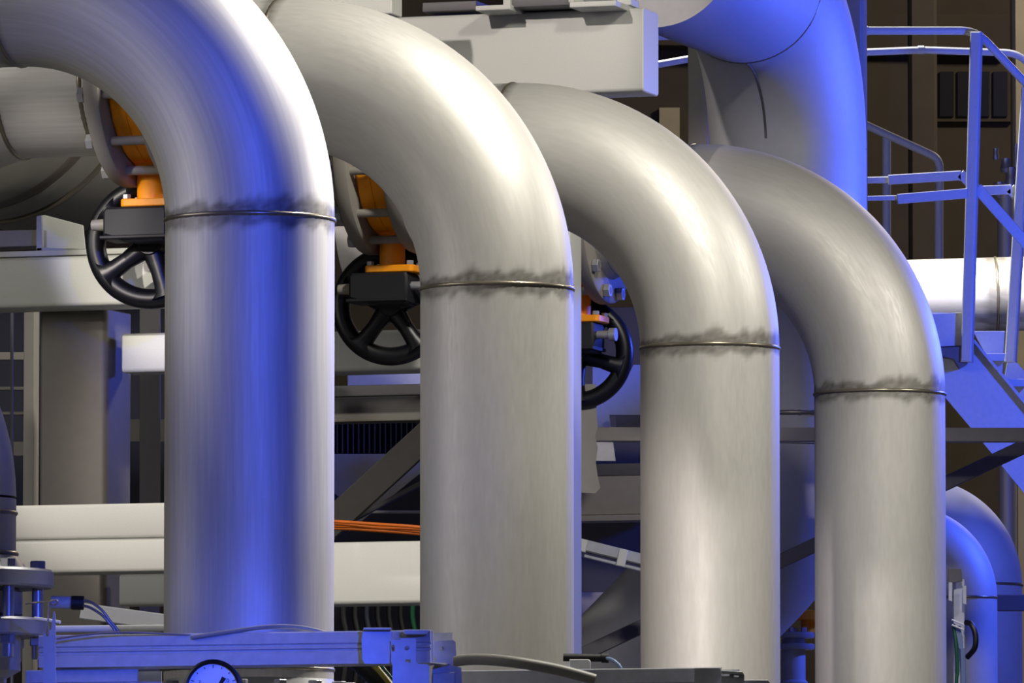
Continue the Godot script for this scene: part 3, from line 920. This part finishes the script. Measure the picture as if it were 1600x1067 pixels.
# ------------------------------------------------------------------ stairs and railings
func stairs():
	var d := 34.5
	var s := thing("steel_stair", "blue-lit steel stair descending to the right beside the fourth riser", "stair", at(1520, 600, d))
	plate("stringer", "", "", [[1440, 488], [1512, 488], [1520, 534], [1680, 728], [1680, 868], [1520, 672], [1478, 622], [1440, 575]], d, 0.012, M.rail, s)
	plate("landing_channel", "", "", [[1420, 491], [1508, 488], [1508, 540], [1420, 543]], d - 0.07, 0.06, M.rail, s)
	plate("landing_bracket", "", "", [[1470, 543], [1512, 541], [1512, 568], [1500, 575], [1490, 560], [1470, 556]], d - 0.10, 0.09, M.dark_bar, s)
	plate("stringer_lip", "", "", [[1518, 531], [1523, 530], [1683, 724], [1680, 729]], d - 0.05, 0.06, M.rail, s)
	for k in 4:
		var x := 1524.0 + k * 33
		var y := 552.0 + k * 40
		plate("tread", "", "", [[x, y], [x + 47, y], [x + 45, y + 52 - 40], [x, y + 12]], d + 0.012, 0.75, M.rail, s)
	plate("riser_plate", "", "", [[1520, 517], [1570, 517], [1566, 590], [1560, 590]], d + 0.3, 0.01, M.rail, s)
	plate("far_stringer", "", "", [[1575, 556], [1582, 557], [1690, 690], [1690, 760], [1568, 600]], d + 0.85, 0.012, M.rail, s)
	# handrail of the near side
	var h := thing("near_handrail", "blue-lit tubular handrail with thick post bending down along the stair", "handrail", at(1520, 300, d - 0.1))
	rod("top_rail", "", "", fillet([at(1010, 57, d - 0.06), at(1345, 48, d - 0.06), at(1525, 48, d - 0.06), at(1690, 222, d - 0.06)], 0.07), 0.019, M.rail, h)
	rod("rail_joint", "", "", [at(1346, 48, d - 0.06), at(1356, 48, d - 0.06)], 0.022, M.rail, h)
	lean_post(at(1526, 50, d - 0.1), at(1511, 566, d - 0.1), 0.05, M.rail, h)
	lean_post(at(1607, 118, d + 0.75), at(1579, 566, d + 0.75), 0.05, M.rail, h)
	rail_between("mid_rail", "", at(1020, 318, d - 0.1), at(1402, 309, d - 0.1), 0.022, 0.02, M.rail, h)
	rail_between("mid_rail", "", at(1402, 311, d - 0.12), at(1512, 302, d - 0.12), 0.045, 0.012, M.rail, h)
	rail_between("stair_mid_rail", "", at(1526, 293, d - 0.1), at(1690, 478, d - 0.1), 0.05, 0.012, M.rail, h)
	# far handrail
	var f := thing("far_handrail", "pale tubular handrail running level behind the blue-lit stair post", "handrail", at(1450, 82, d + 0.9))
	rod("top_rail", "", "", fillet([at(1010, 104, d + 0.8), at(1100, 88, d + 0.8), at(1345, 82, d + 0.8), at(1440, 78, d + 0.8), at(1590, 83, d + 0.8), at(1690, 180, d + 0.8)], 0.06), 0.017, M.rail, f)
	rod("rail_joint", "", "", [at(1434, 78, d + 0.8), at(1444, 78, d + 0.8)], 0.02, M.rail, f)
	rail_between("mid_rail", "", at(1060, 288, d + 0.8), at(1390, 281, d + 0.8), 0.03, 0.02, M.rail, f)
	rail_between("mid_rail", "", at(1388, 281, d + 0.77), at(1502, 274, d + 0.77), 0.045, 0.012, M.rail, f)
	rail_between("mid_rail", "", at(1500, 271, d + 0.77), at(1530, 300, d + 0.77), 0.045, 0.012, M.rail, f)
	rail_between("mid_rail", "", at(1530, 298, d + 0.77), at(1580, 296, d + 0.77), 0.045, 0.012, M.rail, f)
	rail_between("mid_rail", "", at(1578, 294, d + 0.77), at(1690, 420, d + 0.77), 0.05, 0.012, M.rail, f)
	# small pale railing farther back
	var g := thing("rear_handrail", "pale grey sloping handrail with two round posts behind the stair landing", "handrail", at(1420, 220, 40))
	rod("top_rail", "", "", fillet([at(1250, 140, 40), at(1352, 195, 40), at(1440, 235, 40), at(1468, 248, 40), at(1468, 300, 40)], 0.05), 0.022, M.paint, g)
	rod("post", "", "", [at(1385, 215, 40.02), at(1385, 1990, 40.02)], 0.024, M.paint, g)
	rod("post", "", "", [at(1467, 255, 40.02), at(1466, 1990, 40.02)], 0.024, M.paint, g)

func lean_post(a: Vector3, b: Vector3, w: float, m: Material, parent: Node3D):
	# square tube post turned with the skid, so that its left side shows
	var y := (a - b).normalized()
	var x := (U - y * U.dot(y)).normalized()
	var st := begin()
	box(st, (a + b) / 2 - parent.position, Vector3(w, (a - b).length(), w), 0.006, Basis(x, y, x.cross(y)))
	put("post", st, m, parent)

# ------------------------------------------------------------------ pipes at the right
func right_pipes():
	var d := 38.0
	var t := thing("white_lit_pipe", "brightly lit level pipe with dark weld passing behind the stair posts", "pipe", at(1500, 460, d))
	var c := t.position
	var st := begin()
	var ax := (at(1600, 458, d) - at(1420, 463, d)).normalized()
	var wp := at(1556, 460, d) - c
	var pts := []; var ds := []
	for k in [-1.6, -0.3, -0.16, -0.08, -0.04, 0.0, 0.04, 0.08, 0.16, 0.3, 1.2]:
		pts.append(wp + ax * k); ds.append(absf(k) * 0.5 if absf(k) < 0.2 else 9.0)
	tube(st, pts, 0.184, 64, false, true, weld_paint(ds, 41.0, 0.85), Vector3.UP)
	put("pipe_run", st, M.steel, t)
	weld(t, wp, ax, 0.184, 0.009)
	st = begin()
	tube(st, [wp + ax * -1.2, Vector3(wp.x - 1.2, -c.y, 0)], 0.06, 16)
	put("support_leg", st, M.paint_dull, t)
	# two elbows low at the right
	elbow_pipe("blue_elbow_pipe", "blue-lit pipe with elbow and weld right of the fourth riser foot", 1510, 934, 32.0, 0.128, 0.26, 48)
	elbow_pipe("shadowed_elbow_pipe", "large elbow with striped shadows at the lower right edge", 1512, 915, 33.8, 0.24, 0.24, 64)
	rail_between("short_level_bar", "short grey bar crossing the striped elbow at the right edge", at(1556, 942, 32.6), at(1640, 942, 32.6), 0.07, 0.05, M.dark_bar)
	# slanting grating bars beside the blue lamp, off the right edge: they stripe the elbow with shade
	var g := thing("walkway_grating", "slanting walkway grating bars beyond the right edge that stripe the lower right elbow", "grating", Vector3(2.9, 0, -32.85))
	for k in 8:
		var x := -0.42 + 0.085 * k
		rail_between("slat", "", Vector3(2.9 + x + 0.2, 4.12, -32.85), Vector3(2.9 + x - 0.25, 3.45, -32.85), 0.032, 0.02, M.rail, g)
	for y in [3.45, 4.12]:
		rail_between("edge_bar", "", Vector3(2.2, y, -32.85), Vector3(3.5, y, -32.85), 0.02, 0.02, M.rail, g)
	rail_between("leg", "", Vector3(3.45, 4.12, -32.85), Vector3(3.45, 0, -32.85), 0.05, 0.05, M.rail, g)
	# cable strut in front
	var s := thing("cable_strut", "upright cable strut with green and blue cables beside the fourth riser foot", "strut", Vector3(at(1495, 980, 30.0).x, 0, -30.0))
	plate("channel", "", "", [[1490, 905], [1507, 905], [1507, 1500], [1490, 1500]], 30.0, 0.03, M.galv, s)
	plate("head_plate", "", "", [[1481, 889], [1502, 889], [1504, 908], [1481, 912]], 29.96, 0.012, M.dark_bar, s)
	plate("side_lip", "", "", [[1504, 915], [1510, 915], [1510, 945], [1504, 943]], 29.95, 0.02, M.galv, s)
	plate("side_lip", "", "", [[1482, 910], [1488, 910], [1488, 940], [1482, 938]], 29.95, 0.02, M.galv, s)
	for k in 2:
		rail_between("cable_tie", "", at(1487, 968 + 8 * k, 29.93), at(1506, 976 + 8 * k, 29.93), 0.007, 0.012, M.white, s)
	rod("cable", "", "", smooth([at(1490, 975, 29.95), at(1494, 1010, 29.94), at(1496, 1050, 29.94), at(1494, 1100, 29.94), at(1494, 1450, 29.95)]), 0.007, M.cable_green, s, 8)
	for k in 3:
		rod("cable", "", "", smooth([at(1493 + 3 * k, 978, 29.95), at(1499 + 2 * k, 1010, 29.94), at(1503 + 2 * k, 1060, 29.94), at(1501 + 2 * k, 1450, 29.95)]), 0.005, M.cable_blue, s, 8)
	rod("black_handle", "thick black curved handle beside the cable strut at the right", "handle", smooth([at(1509, 972, 29.95), at(1518, 976, 29.93), at(1524, 992, 29.92), at(1523, 1012, 29.92), at(1511, 1027, 29.95)]), 0.011, M.black, null, 12)

func elbow_pipe(n: String, label: String, px: float, py: float, d: float, r: float, b: float, sides: int):
	var w := at(px, py, d)
	var t := thing(n, label, "pipe", Vector3(w.x, 0, w.z), -YAW)
	var st := begin()
	var pts := []
	for k in 25:
		var a := PI / 2 * k / 24.0
		pts.append(Vector3(-b + b * cos(a), w.y + b * sin(a), 0))
	tube(st, pts, r, sides, false, false, none, Vector3(1, 0, 0))
	put("elbow", st, M.steel_matte, t)
	st = begin()
	tube(st, [Vector3(0, w.y, 0), Vector3(0, w.y * 0.5, 0), Vector3(0, 0, 0)], r, sides, false, false, none, Vector3(1, 0, 0))
	put("riser", st, M.steel_matte, t)
	st = begin()
	tube(st, [Vector3(-b, w.y + b, 0), Vector3(-b - 0.35, w.y + b, 0)], r, sides, false, true, none, Vector3.UP)
	put("horizontal_run", st, M.steel_matte, t)
	weld(t, Vector3(0, w.y, 0), Vector3.UP, r, 0.007)

# ------------------------------------------------------------------ front cable trays
func tray(n: String, label: String, px0: float, px1: float, yt: float, yb: float, d: float) -> Node3D:
	var p := at(px0, yb, d)
	var h := at(px0, yt, d).y - p.y
	var len := span(px0, px1, (yt + yb) / 2, d)
	var t := thing(n, label, "cable tray", p, -YAW)
	var xf := Transform3D(Basis(Vector3(0, 0, 1), Vector3(0, 1, 0), Vector3(-1, 0, 0)), Vector3.ZERO)   # polygon (z, y) along x
	var st := begin()
	var k := 0.003
	var g := h * 0.44
	# side rail with a pressed groove and a lip turned in at the top, a foot at the bottom
	extrude(st, PackedVector2Array([Vector2(0, 0), Vector2(0, g - 0.008), Vector2(-0.006, g - 0.004), Vector2(-0.006, g + 0.001), Vector2(0.001, g + 0.004), Vector2(0.001, g + 0.008), Vector2(-0.006, g + 0.011), Vector2(-0.006, g + 0.015), Vector2(0, g + 0.019),
		Vector2(0, h - 0.003), Vector2(-0.003, h), Vector2(-0.018, h), Vector2(-0.018, h - k), Vector2(-0.009, h - k - 0.001), Vector2(-0.009, k), Vector2(-0.2, k), Vector2(-0.2, 0)]), len, xf)
	put("side_rail", st, M.galv, t)
	st = begin()
	extrude(st, PackedVector2Array([Vector2(-0.2, 0), Vector2(-0.2, h), Vector2(-0.197, h), Vector2(-0.197, 0)]), len, xf)
	put("far_rail", st, M.galv, t)
	# rung ends under the tray
	for q in int(len / 0.3) + 1:
		st = begin()
		box(st, Vector3(0.1 + q * 0.3, 0.014, -0.1), Vector3(0.03, 0.022, 0.176), 0.002)
		put("rung", st, M.galv, t)
	return t

func bracket_plate(n: String, label: String, poly: Array, slots: Array, d: float, parent: Node3D):
	# flat coupling plate with real slots: cut as one outline bridged to every slot
	var pl := outline(poly, d)
	var c := pl[0]
	for k in pl.size(): pl[k] -= c
	var pieces := [pl]
	for s in slots:
		var a := at(s[0], s[1], d) ; var b := at(s[2], s[3], d)
		var hole := rrect(a.x - c.x, b.y - c.y, b.x - c.x, a.y - c.y, 0.004, 3)
		var mid := (a.x + b.x) / 2 - c.x
		var next := []
		for p in pieces:
			for side in 2:
				var x0 := -9.0 if side == 0 else mid
				var half := PackedVector2Array([Vector2(x0, -9), Vector2(x0 + 9.0 + (mid if side == 0 else 0.0), -9), Vector2(x0 + 9.0 + (mid if side == 0 else 0.0), 9), Vector2(x0, 9)])
				for q in Geometry2D.intersect_polygons(p, half):
					for r in Geometry2D.clip_polygons(q, hole): next.append(r)
		pieces = next
	var st := begin()
	for p in pieces: extrude(st, p, 0.004, Transform3D.IDENTITY)
	var o := put(n, st, M.galv, parent, label)
	o.position = Vector3(c.x, c.y, -d) - (parent.position if parent else Vector3.ZERO)
	return o

func front_trays():
	tray("cable_tray", "blue-lit galvanised cable tray crossing in front of the nearest riser", 60, 672, 992.5, 1043, 21.9)
	tray("cable_tray", "dim blue galvanised cable tray crossing in front of the second and third riser", 700, 1126, 1047.5, 1105, 22.9)
	tray("cable_tray", "lower grey rail at the bottom left corner beneath the blue-lit tray", 40, 214, 1047, 1100, 21.95)
	# coupling plates at the end of the first tray
	var t := thing("tray_coupler", "blue-lit slotted coupling plates at the right end of the front tray", "coupler", at(640, 1020, 21.55))
	bracket_plate("wrap_plate", "", [[567, 983], [570, 981.5], [608, 981.5], [611, 984], [611, 1034], [608, 1037], [570, 1037], [566, 1030], [565, 1000]], [], 21.55, t)
	plate("top_lip", "", "", [[568, 980.5], [611, 980.5], [611, 984], [568, 984]], 21.52, 0.05, M.rail, t)
	bracket_plate("slotted_plate", "", [[611, 1000], [625, 1000], [626, 997], [648, 997], [650, 1000], [650, 1034], [654, 1037], [668, 1038], [671, 1041], [671, 1085], [613, 1085], [613, 1038], [611, 1034]], [[611.8, 1007, 616.5, 1018], [633, 1030, 642, 1035.5]], 21.53, t)
	plate("top_clip", "", "", [[631, 983.5], [670, 983.5], [672, 986], [666, 991], [633, 991], [631, 989]], 21.5, 0.06, M.rail, t)
	plate("end_plate", "", "", [[668, 985], [676, 984], [677, 1034], [672, 1038], [668, 1036]], 21.56, 0.10, M.galv, t)
	var sc := begin()
	lathe(sc, [Vector2(0, 0.0), Vector2(0.006, 0.0), Vector2(0.006, 0.004), Vector2(0.0, 0.006)], 12, Transform3D(Basis(Vector3(1, 0, 0), Vector3(0, 0, 1), Vector3(0, -1, 0)), at(636.5, 1012, 21.525) - t.position))
	put("screw", sc, M.bolt, t)
	var t2 := thing("tray_coupler", "narrow slotted joint plate standing between the two front trays", "coupler", at(692, 1030, 21.70))
	bracket_plate("slotted_plate", "", [[677, 1002], [690, 1001], [708, 1000], [712, 1003], [713, 1024], [708, 1026], [708, 1040], [721, 1043], [722, 1085], [672, 1085], [676, 1043], [680, 1038], [680, 1028], [677, 1022]], [[688, 1035, 698, 1041]], 21.70, t2)
	plate("back_plate", "", "", [[676, 1052], [711, 1050], [711, 1085], [676, 1085]], 21.69, 0.004, M.galv, t2)
	sc = begin()
	lathe(sc, [Vector2(0, 0.0), Vector2(0.006, 0.0), Vector2(0.006, 0.004), Vector2(0.0, 0.006)], 12, Transform3D(Basis(Vector3(1, 0, 0), Vector3(0, 0, 1), Vector3(0, -1, 0)), at(691, 1013, 21.695) - t2.position))
	put("screw", sc, M.bolt, t2)
	var t3 := thing("tray_coupler", "dim blue coupling plates at the right end of the second front tray", "coupler", at(1110, 1055, 22.5))
	bracket_plate("wrap_plate", "", [[1085, 1044], [1124, 1043.5], [1127, 1047], [1127, 1085], [1085, 1085]], [], 22.5, t3)
	bracket_plate("slotted_plate", "", [[1127, 1056], [1140, 1056], [1141, 1051], [1161, 1051], [1163, 1055], [1163, 1085], [1127, 1085]], [[1146, 1055, 1155, 1058]], 22.48, t3)
	plate("top_clip", "", "", [[1127, 1047], [1160, 1049], [1160, 1053], [1127, 1052]], 22.45, 0.05, M.rail, t3)
	plate("end_plate", "", "", [[1160, 1062], [1200, 1062], [1203, 1066], [1203, 1085], [1160, 1085]], 22.52, 0.01, M.galv, t3)
	# hoses and tubes on the trays
	rod("grey_hose", "thick grey hose bowing up over the second front tray", "hose", smooth([at(690, 1036, 22.4), at(740, 1030, 22.35), at(800, 1034, 22.3), at(870, 1046, 22.3), at(930, 1062, 22.3)]), 0.0165, M.hose)
	rod("grey_tube", "thin grey tube arching over the front tray before the nearest riser", "tube", smooth([at(300, 996, 21.75), at(360, 987, 21.72), at(425, 979, 21.7), at(480, 982, 21.7), at(530, 996, 21.72)]), 0.0065, M.hose)
	rod("thin_tube", "thin pale tube lying along the left half of the front tray", "tube", smooth([at(88, 998, 21.8), at(140, 991, 21.78), at(200, 988, 21.77), at(300, 992, 21.76)]), 0.003, M.wire)
	# corrugated hose bundle under the tray end
	var b := thing("hose_bundle", "dark ribbed hose with thin coloured cables slanting under the front tray end", "hoses", at(580, 1052, 21.9))
	var st := begin()
	var pts := []; var rad := []
	for k in 61:
		pts.append(at(lerpf(548, 640, k / 60.0), lerpf(1022, 1108, k / 60.0), 21.95) - b.position)
		rad.append(0.028 + 0.0018 * (1 if k % 2 == 0 else -1))
	tube(st, pts, rad, 20)
	put("ribbed_hose", st, M.rubber, b)
	rod("cable", "", "", [at(572, 1022, 21.9), at(612, 1072, 21.9), at(640, 1105, 21.9)], 0.008, M.cable_yellow, b, 8)
	rod("cable", "", "", [at(582, 1022, 21.88), at(622, 1072, 21.88), at(650, 1105, 21.88)], 0.004, M.cable_green, b, 8)
	gauge()

func gauge():
	var c := at(333, 1077, 21.6)
	var g := thing("pressure_gauge", "round pressure gauge with pale dial under the front tray", "gauge", c, -YAW * 0.5)
	var zr := Basis(Vector3(1, 0, 0), Vector3(0, 0, 1), Vector3(0, -1, 0))
	var r := 0.0805
	var st := begin()
	lathe(st, [Vector2(0, -0.045), Vector2(r * 0.98, -0.045), Vector2(r, -0.04), Vector2(r, -0.006), Vector2(r + 0.004, -0.004), Vector2(r + 0.004, 0.006), Vector2(r - 0.002, 0.009), Vector2(r * 0.89, 0.006), Vector2(r * 0.89, -0.001)], 56, Transform3D(zr, Vector3.ZERO))
	put("case", st, M.black, g)
	st = begin()
	lathe(st, [Vector2(r * 0.9, -0.004), Vector2(r * 0.9, 0.0), Vector2(0, 0.0)], 56, Transform3D(zr, Vector3.ZERO))
	var dial := put("dial", st, M.dial, g)
	for k in 13:
		var a := deg_to_rad(225.0 - 270.0 * k / 12.0)
		st = begin()
		var big := k % 3 == 0
		box(st, Vector3.ZERO, Vector3(0.009 if big else 0.005, 0.002, 0.001), 0.0)
		var o := put("tick", st, M.ink, dial)
		o.position = Vector3(cos(a), sin(a), 0) * r * 0.8 + Vector3(0, 0, 0.001)
		o.rotation.z = a
	for e in [["2", Vector3(-0.038, 0.02, 0.0012)], ["0", Vector3(0.042, 0.024, 0.0012)]]:
		var tm := TextMesh.new()
		tm.text = e[0]
		tm.font_size = 32
		tm.pixel_size = 0.00045
		tm.depth = 0.0006
		var f := SystemFont.new()
		f.font_names = PackedStringArray(["Droid Sans"])
		tm.font = f
		var mi := MeshInstance3D.new()
		mi.name = "numeral"
		mi.mesh = tm
		mi.material_override = M.ink
		dial.add_child(mi, true)
		mi.position = e[1]
	st = begin()
	extrude(st, PackedVector2Array([Vector2(-0.02, -0.004), Vector2(0.01, 0.003), Vector2(0.026, 0.036), Vector2(0.038, 0.03), Vector2(0.012, -0.004)]), 0.001, Transform3D(Basis.IDENTITY, Vector3(0, 0, 0.003)))
	put("pointer", st, M.ink, dial)
	st = begin()
	tube(st, [Vector3(0, -r, -0.02), Vector3(0, -c.y + 0.0, -0.02)], 0.012, 12)
	put("stem", st, M.bolt, g)

# ------------------------------------------------------------------ flange and conduit at the front left
func front_flange():
	var d := 22.1
	var c := at(-76, 960, d)
	var t := thing("flanged_pipe", "pale elbow pipe ending in a bolted blue-lit flange pair at the left edge", "pipe", Vector3(c.x, 0, c.z), -YAW)
	var y := func(py: float) -> float: return at(-76, py, d).y
	var r := 0.185
	var st := begin()
	var pts := []
	for k in 21:
		var a := PI / 2 * k / 20.0
		pts.append(Vector3(-0.555 + 0.555 * cos(a), y.call(780) + 0.555 * sin(a), 0))
	tube(st, pts, r, 72, false, true, none, Vector3(1, 0, 0))
	put("elbow", st, M.steel, t)
	st = begin()
	tube(st, [Vector3(0, y.call(780), 0), Vector3(0, y.call(866), 0)], r, 72, false, false, none, Vector3(1, 0, 0))
	put("riser", st, M.steel, t)
	weld(t, Vector3(0, y.call(802), 0), Vector3.UP, r, 0.008)
	weld(t, Vector3(0, y.call(866), 0), Vector3.UP, r, 0.011)
	st = begin()
	lathe(st, [Vector2(0, y.call(919)), Vector2(0.288, y.call(919)), Vector2(0.294, y.call(916)), Vector2(0.294, y.call(895)), Vector2(0.288, y.call(891)), Vector2(0.215, y.call(889)), Vector2(0.188, y.call(868)), Vector2(0.1, y.call(866))], 80)
	var f1 := put("upper_flange", st, M.flange, t)
	st = begin()
	lathe(st, [Vector2(0, y.call(995)), Vector2(0.268, y.call(995)), Vector2(0.274, y.call(992)), Vector2(0.274, y.call(971)), Vector2(0.268, y.call(967)), Vector2(0, y.call(967))], 80)
	put("lower_flange", st, M.flange, t)
	st = begin()
	lathe(st, [Vector2(0.19, y.call(967)), Vector2(0.205, y.call(960)), Vector2(0.205, y.call(926)), Vector2(0.19, y.call(919))], 64)
	put("gasket_ring", st, M.flange, t)
	st = begin()
	lathe(st, [Vector2(0.16, 0), Vector2(0.16, y.call(1060)), Vector2(0.2, y.call(1048)), Vector2(0.2, y.call(995))], 64)
	put("lower_pipe", st, M.steel, t)
	var bm := hexbolt_mesh(0.0235, 0.026)
	var stud := begin()
	tube(stud, [Vector3(0, y.call(1030), 0), Vector3(0, y.call(886), 0)], 0.0165, 16)
	var sm := stud.commit()
	for k in 8:
		var a := TAU * k / 8 - YAW
		var p := Vector3(cos(a) * 0.248, 0, sin(a) * 0.248)
		share("stud", sm, M.bolt, t, p)
		share("hex_nut", bm, M.bolt, t, p + Vector3(0, y.call(890.5), 0), Vector3(0, a + 0.3, 0))
		share("hex_nut", bm, M.bolt, t, p + Vector3(0, y.call(995) - 0.026, 0), Vector3(0, a + 0.3, 0))
	# flat upright strip with a wire loop
	plate("upright_strip", "blue-lit flat metal strip standing beside the flange pair", "strip", [[67.5, 990], [78, 985], [80, 983], [83, 957], [85, 955], [86.5, 960], [87, 985], [87.5, 1500], [67.5, 1500]], 21.5, 0.006, M.rail)
	rod("wire_loop", "bent wire loop hooked above the flat metal strip", "wire", smooth([at(40, 943, 21.62), at(60, 941, 21.6), at(76, 940, 21.5), at(86, 937, 21.48), at(90, 941, 21.48), at(84, 945, 21.48), at(77, 942, 21.48), at(76, 955, 21.48), at(75, 975, 21.48), at(77, 992, 21.48)]), 0.0026, M.wire, null, 8)
	rod("white_tie", "white cable tie end sticking out beside the flange pair", "cable tie", [at(54, 966, 21.75), at(76, 969, 21.72), at(94, 972, 21.7)], 0.005, M.white, null, 6)
	var cd := thing("conduit_end", "short grey conduit with black end and two thin cables beside the flange pair", "conduit", at(100, 941, 22.3))
	rod("conduit", "", "", [at(80, 940.8, 22.3), at(115, 941.5, 22.3)], 0.0185, M.rail, cd, 20)
	rod("black_end", "", "", [at(112, 941.5, 22.29), at(131, 942, 22.29)], 0.0205, M.rubber, cd, 20)
	for k in 2:
		rod("cable", "", "", smooth([at(128, 938 + 8 * k, 22.28), at(140, 940 + 9 * k, 22.26), at(158, 952 + 8 * k, 22.25), at(172, 970 + 5 * k, 22.25), at(186 - 5 * k, 990, 22.25), at(196 - 5 * k, 1040, 22.25)]), 0.0042, M.wire, cd, 8)

# ------------------------------------------------------------------ far background
func background():
	var cl := func(label: String, px0: float, px1: float, d: float, m: Material):
		var p := at((px0 + px1) / 2, 300, d)
		var w := (px1 - px0) * d / FL
		var st := begin()
		box(st, Vector3(0, 6.5, 0), Vector3(w, 13.0, w), 0.02)
		var o := put("hall_column", st, m)
		o.position = Vector3(p.x, 0, p.z)
		tag(o, label, "column")
	cl.call("dark square hall column far behind the stair landing", 1420, 1464, 50.0, M.wall)
	cl.call("beige hall column at the far right edge behind the stair", 1581, 1640, 48.0, M.wall_beige)
	plate("cladding_sheet", "dark brown wall panel behind the stair landing", "panel", [[1345, 95], [1420, 95], [1420, 520], [1345, 520]], 53.05, 0.1, M.wall)
	plate("wall_beam", "dark level beam high at the far end of the hall", "beam", [[1000, 18], [1582, 22], [1582, 78], [1000, 70]], 52.85, 0.29, M.wall)
	var w := thing("far_windows", "row of dark blue window panes at the far end behind the stair post", "window", at(1520, 130, 53))
	plate("frame", "", "", [[1462, 100], [1582, 100], [1582, 190], [1462, 190]], 53.07, 0.08, M.wall, w)
	for k in 4:
		plate("pane", "", "", [[1468 + k * 28, 112], [1490 + k * 28, 112], [1490 + k * 28, 182], [1468 + k * 28, 182]], 53.04, 0.03, M.glass_dark, w)
	plate("door_panel", "beige door panel far behind left of the large pipe", "panel", [[1030, 168], [1062, 168], [1062, 260], [1030, 260]], 53.07, 0.08, M.wall_beige)
	# small fittings behind the rails
	var f := thing("small_fittings", "cluster of small shiny pipe fittings behind the right rail", "fittings", Vector3(at(1572, 300, 42).x, 0, -42))
	for e in [[1556, 232, 250, 0.014], [1572, 248, 270, 0.026], [1580, 262, 300, 0.03], [1562, 285, 310, 0.03], [1588, 225, 280, 0.016]]:
		var a := at(e[0], e[1], 42.0); var b := at(e[0], e[2], 42.0)
		var st := begin()
		lathe(st, [Vector2(0, b.y), Vector2(e[3], b.y), Vector2(e[3] * 1.3, lerpf(b.y, a.y, 0.3)), Vector2(e[3], lerpf(b.y, a.y, 0.6)), Vector2(e[3] * 1.1, a.y), Vector2(0, a.y)], 16, Transform3D(Basis.IDENTITY, Vector3(a.x - f.position.x, 0, 0)))
		put("fitting", st, M.bolt, f)
	var st := begin()
	tube(st, [Vector3(0, 0, 0), Vector3(0, at(1572, 300, 42).y, 0)], 0.05, 16)
	put("stand", st, M.steel, f)
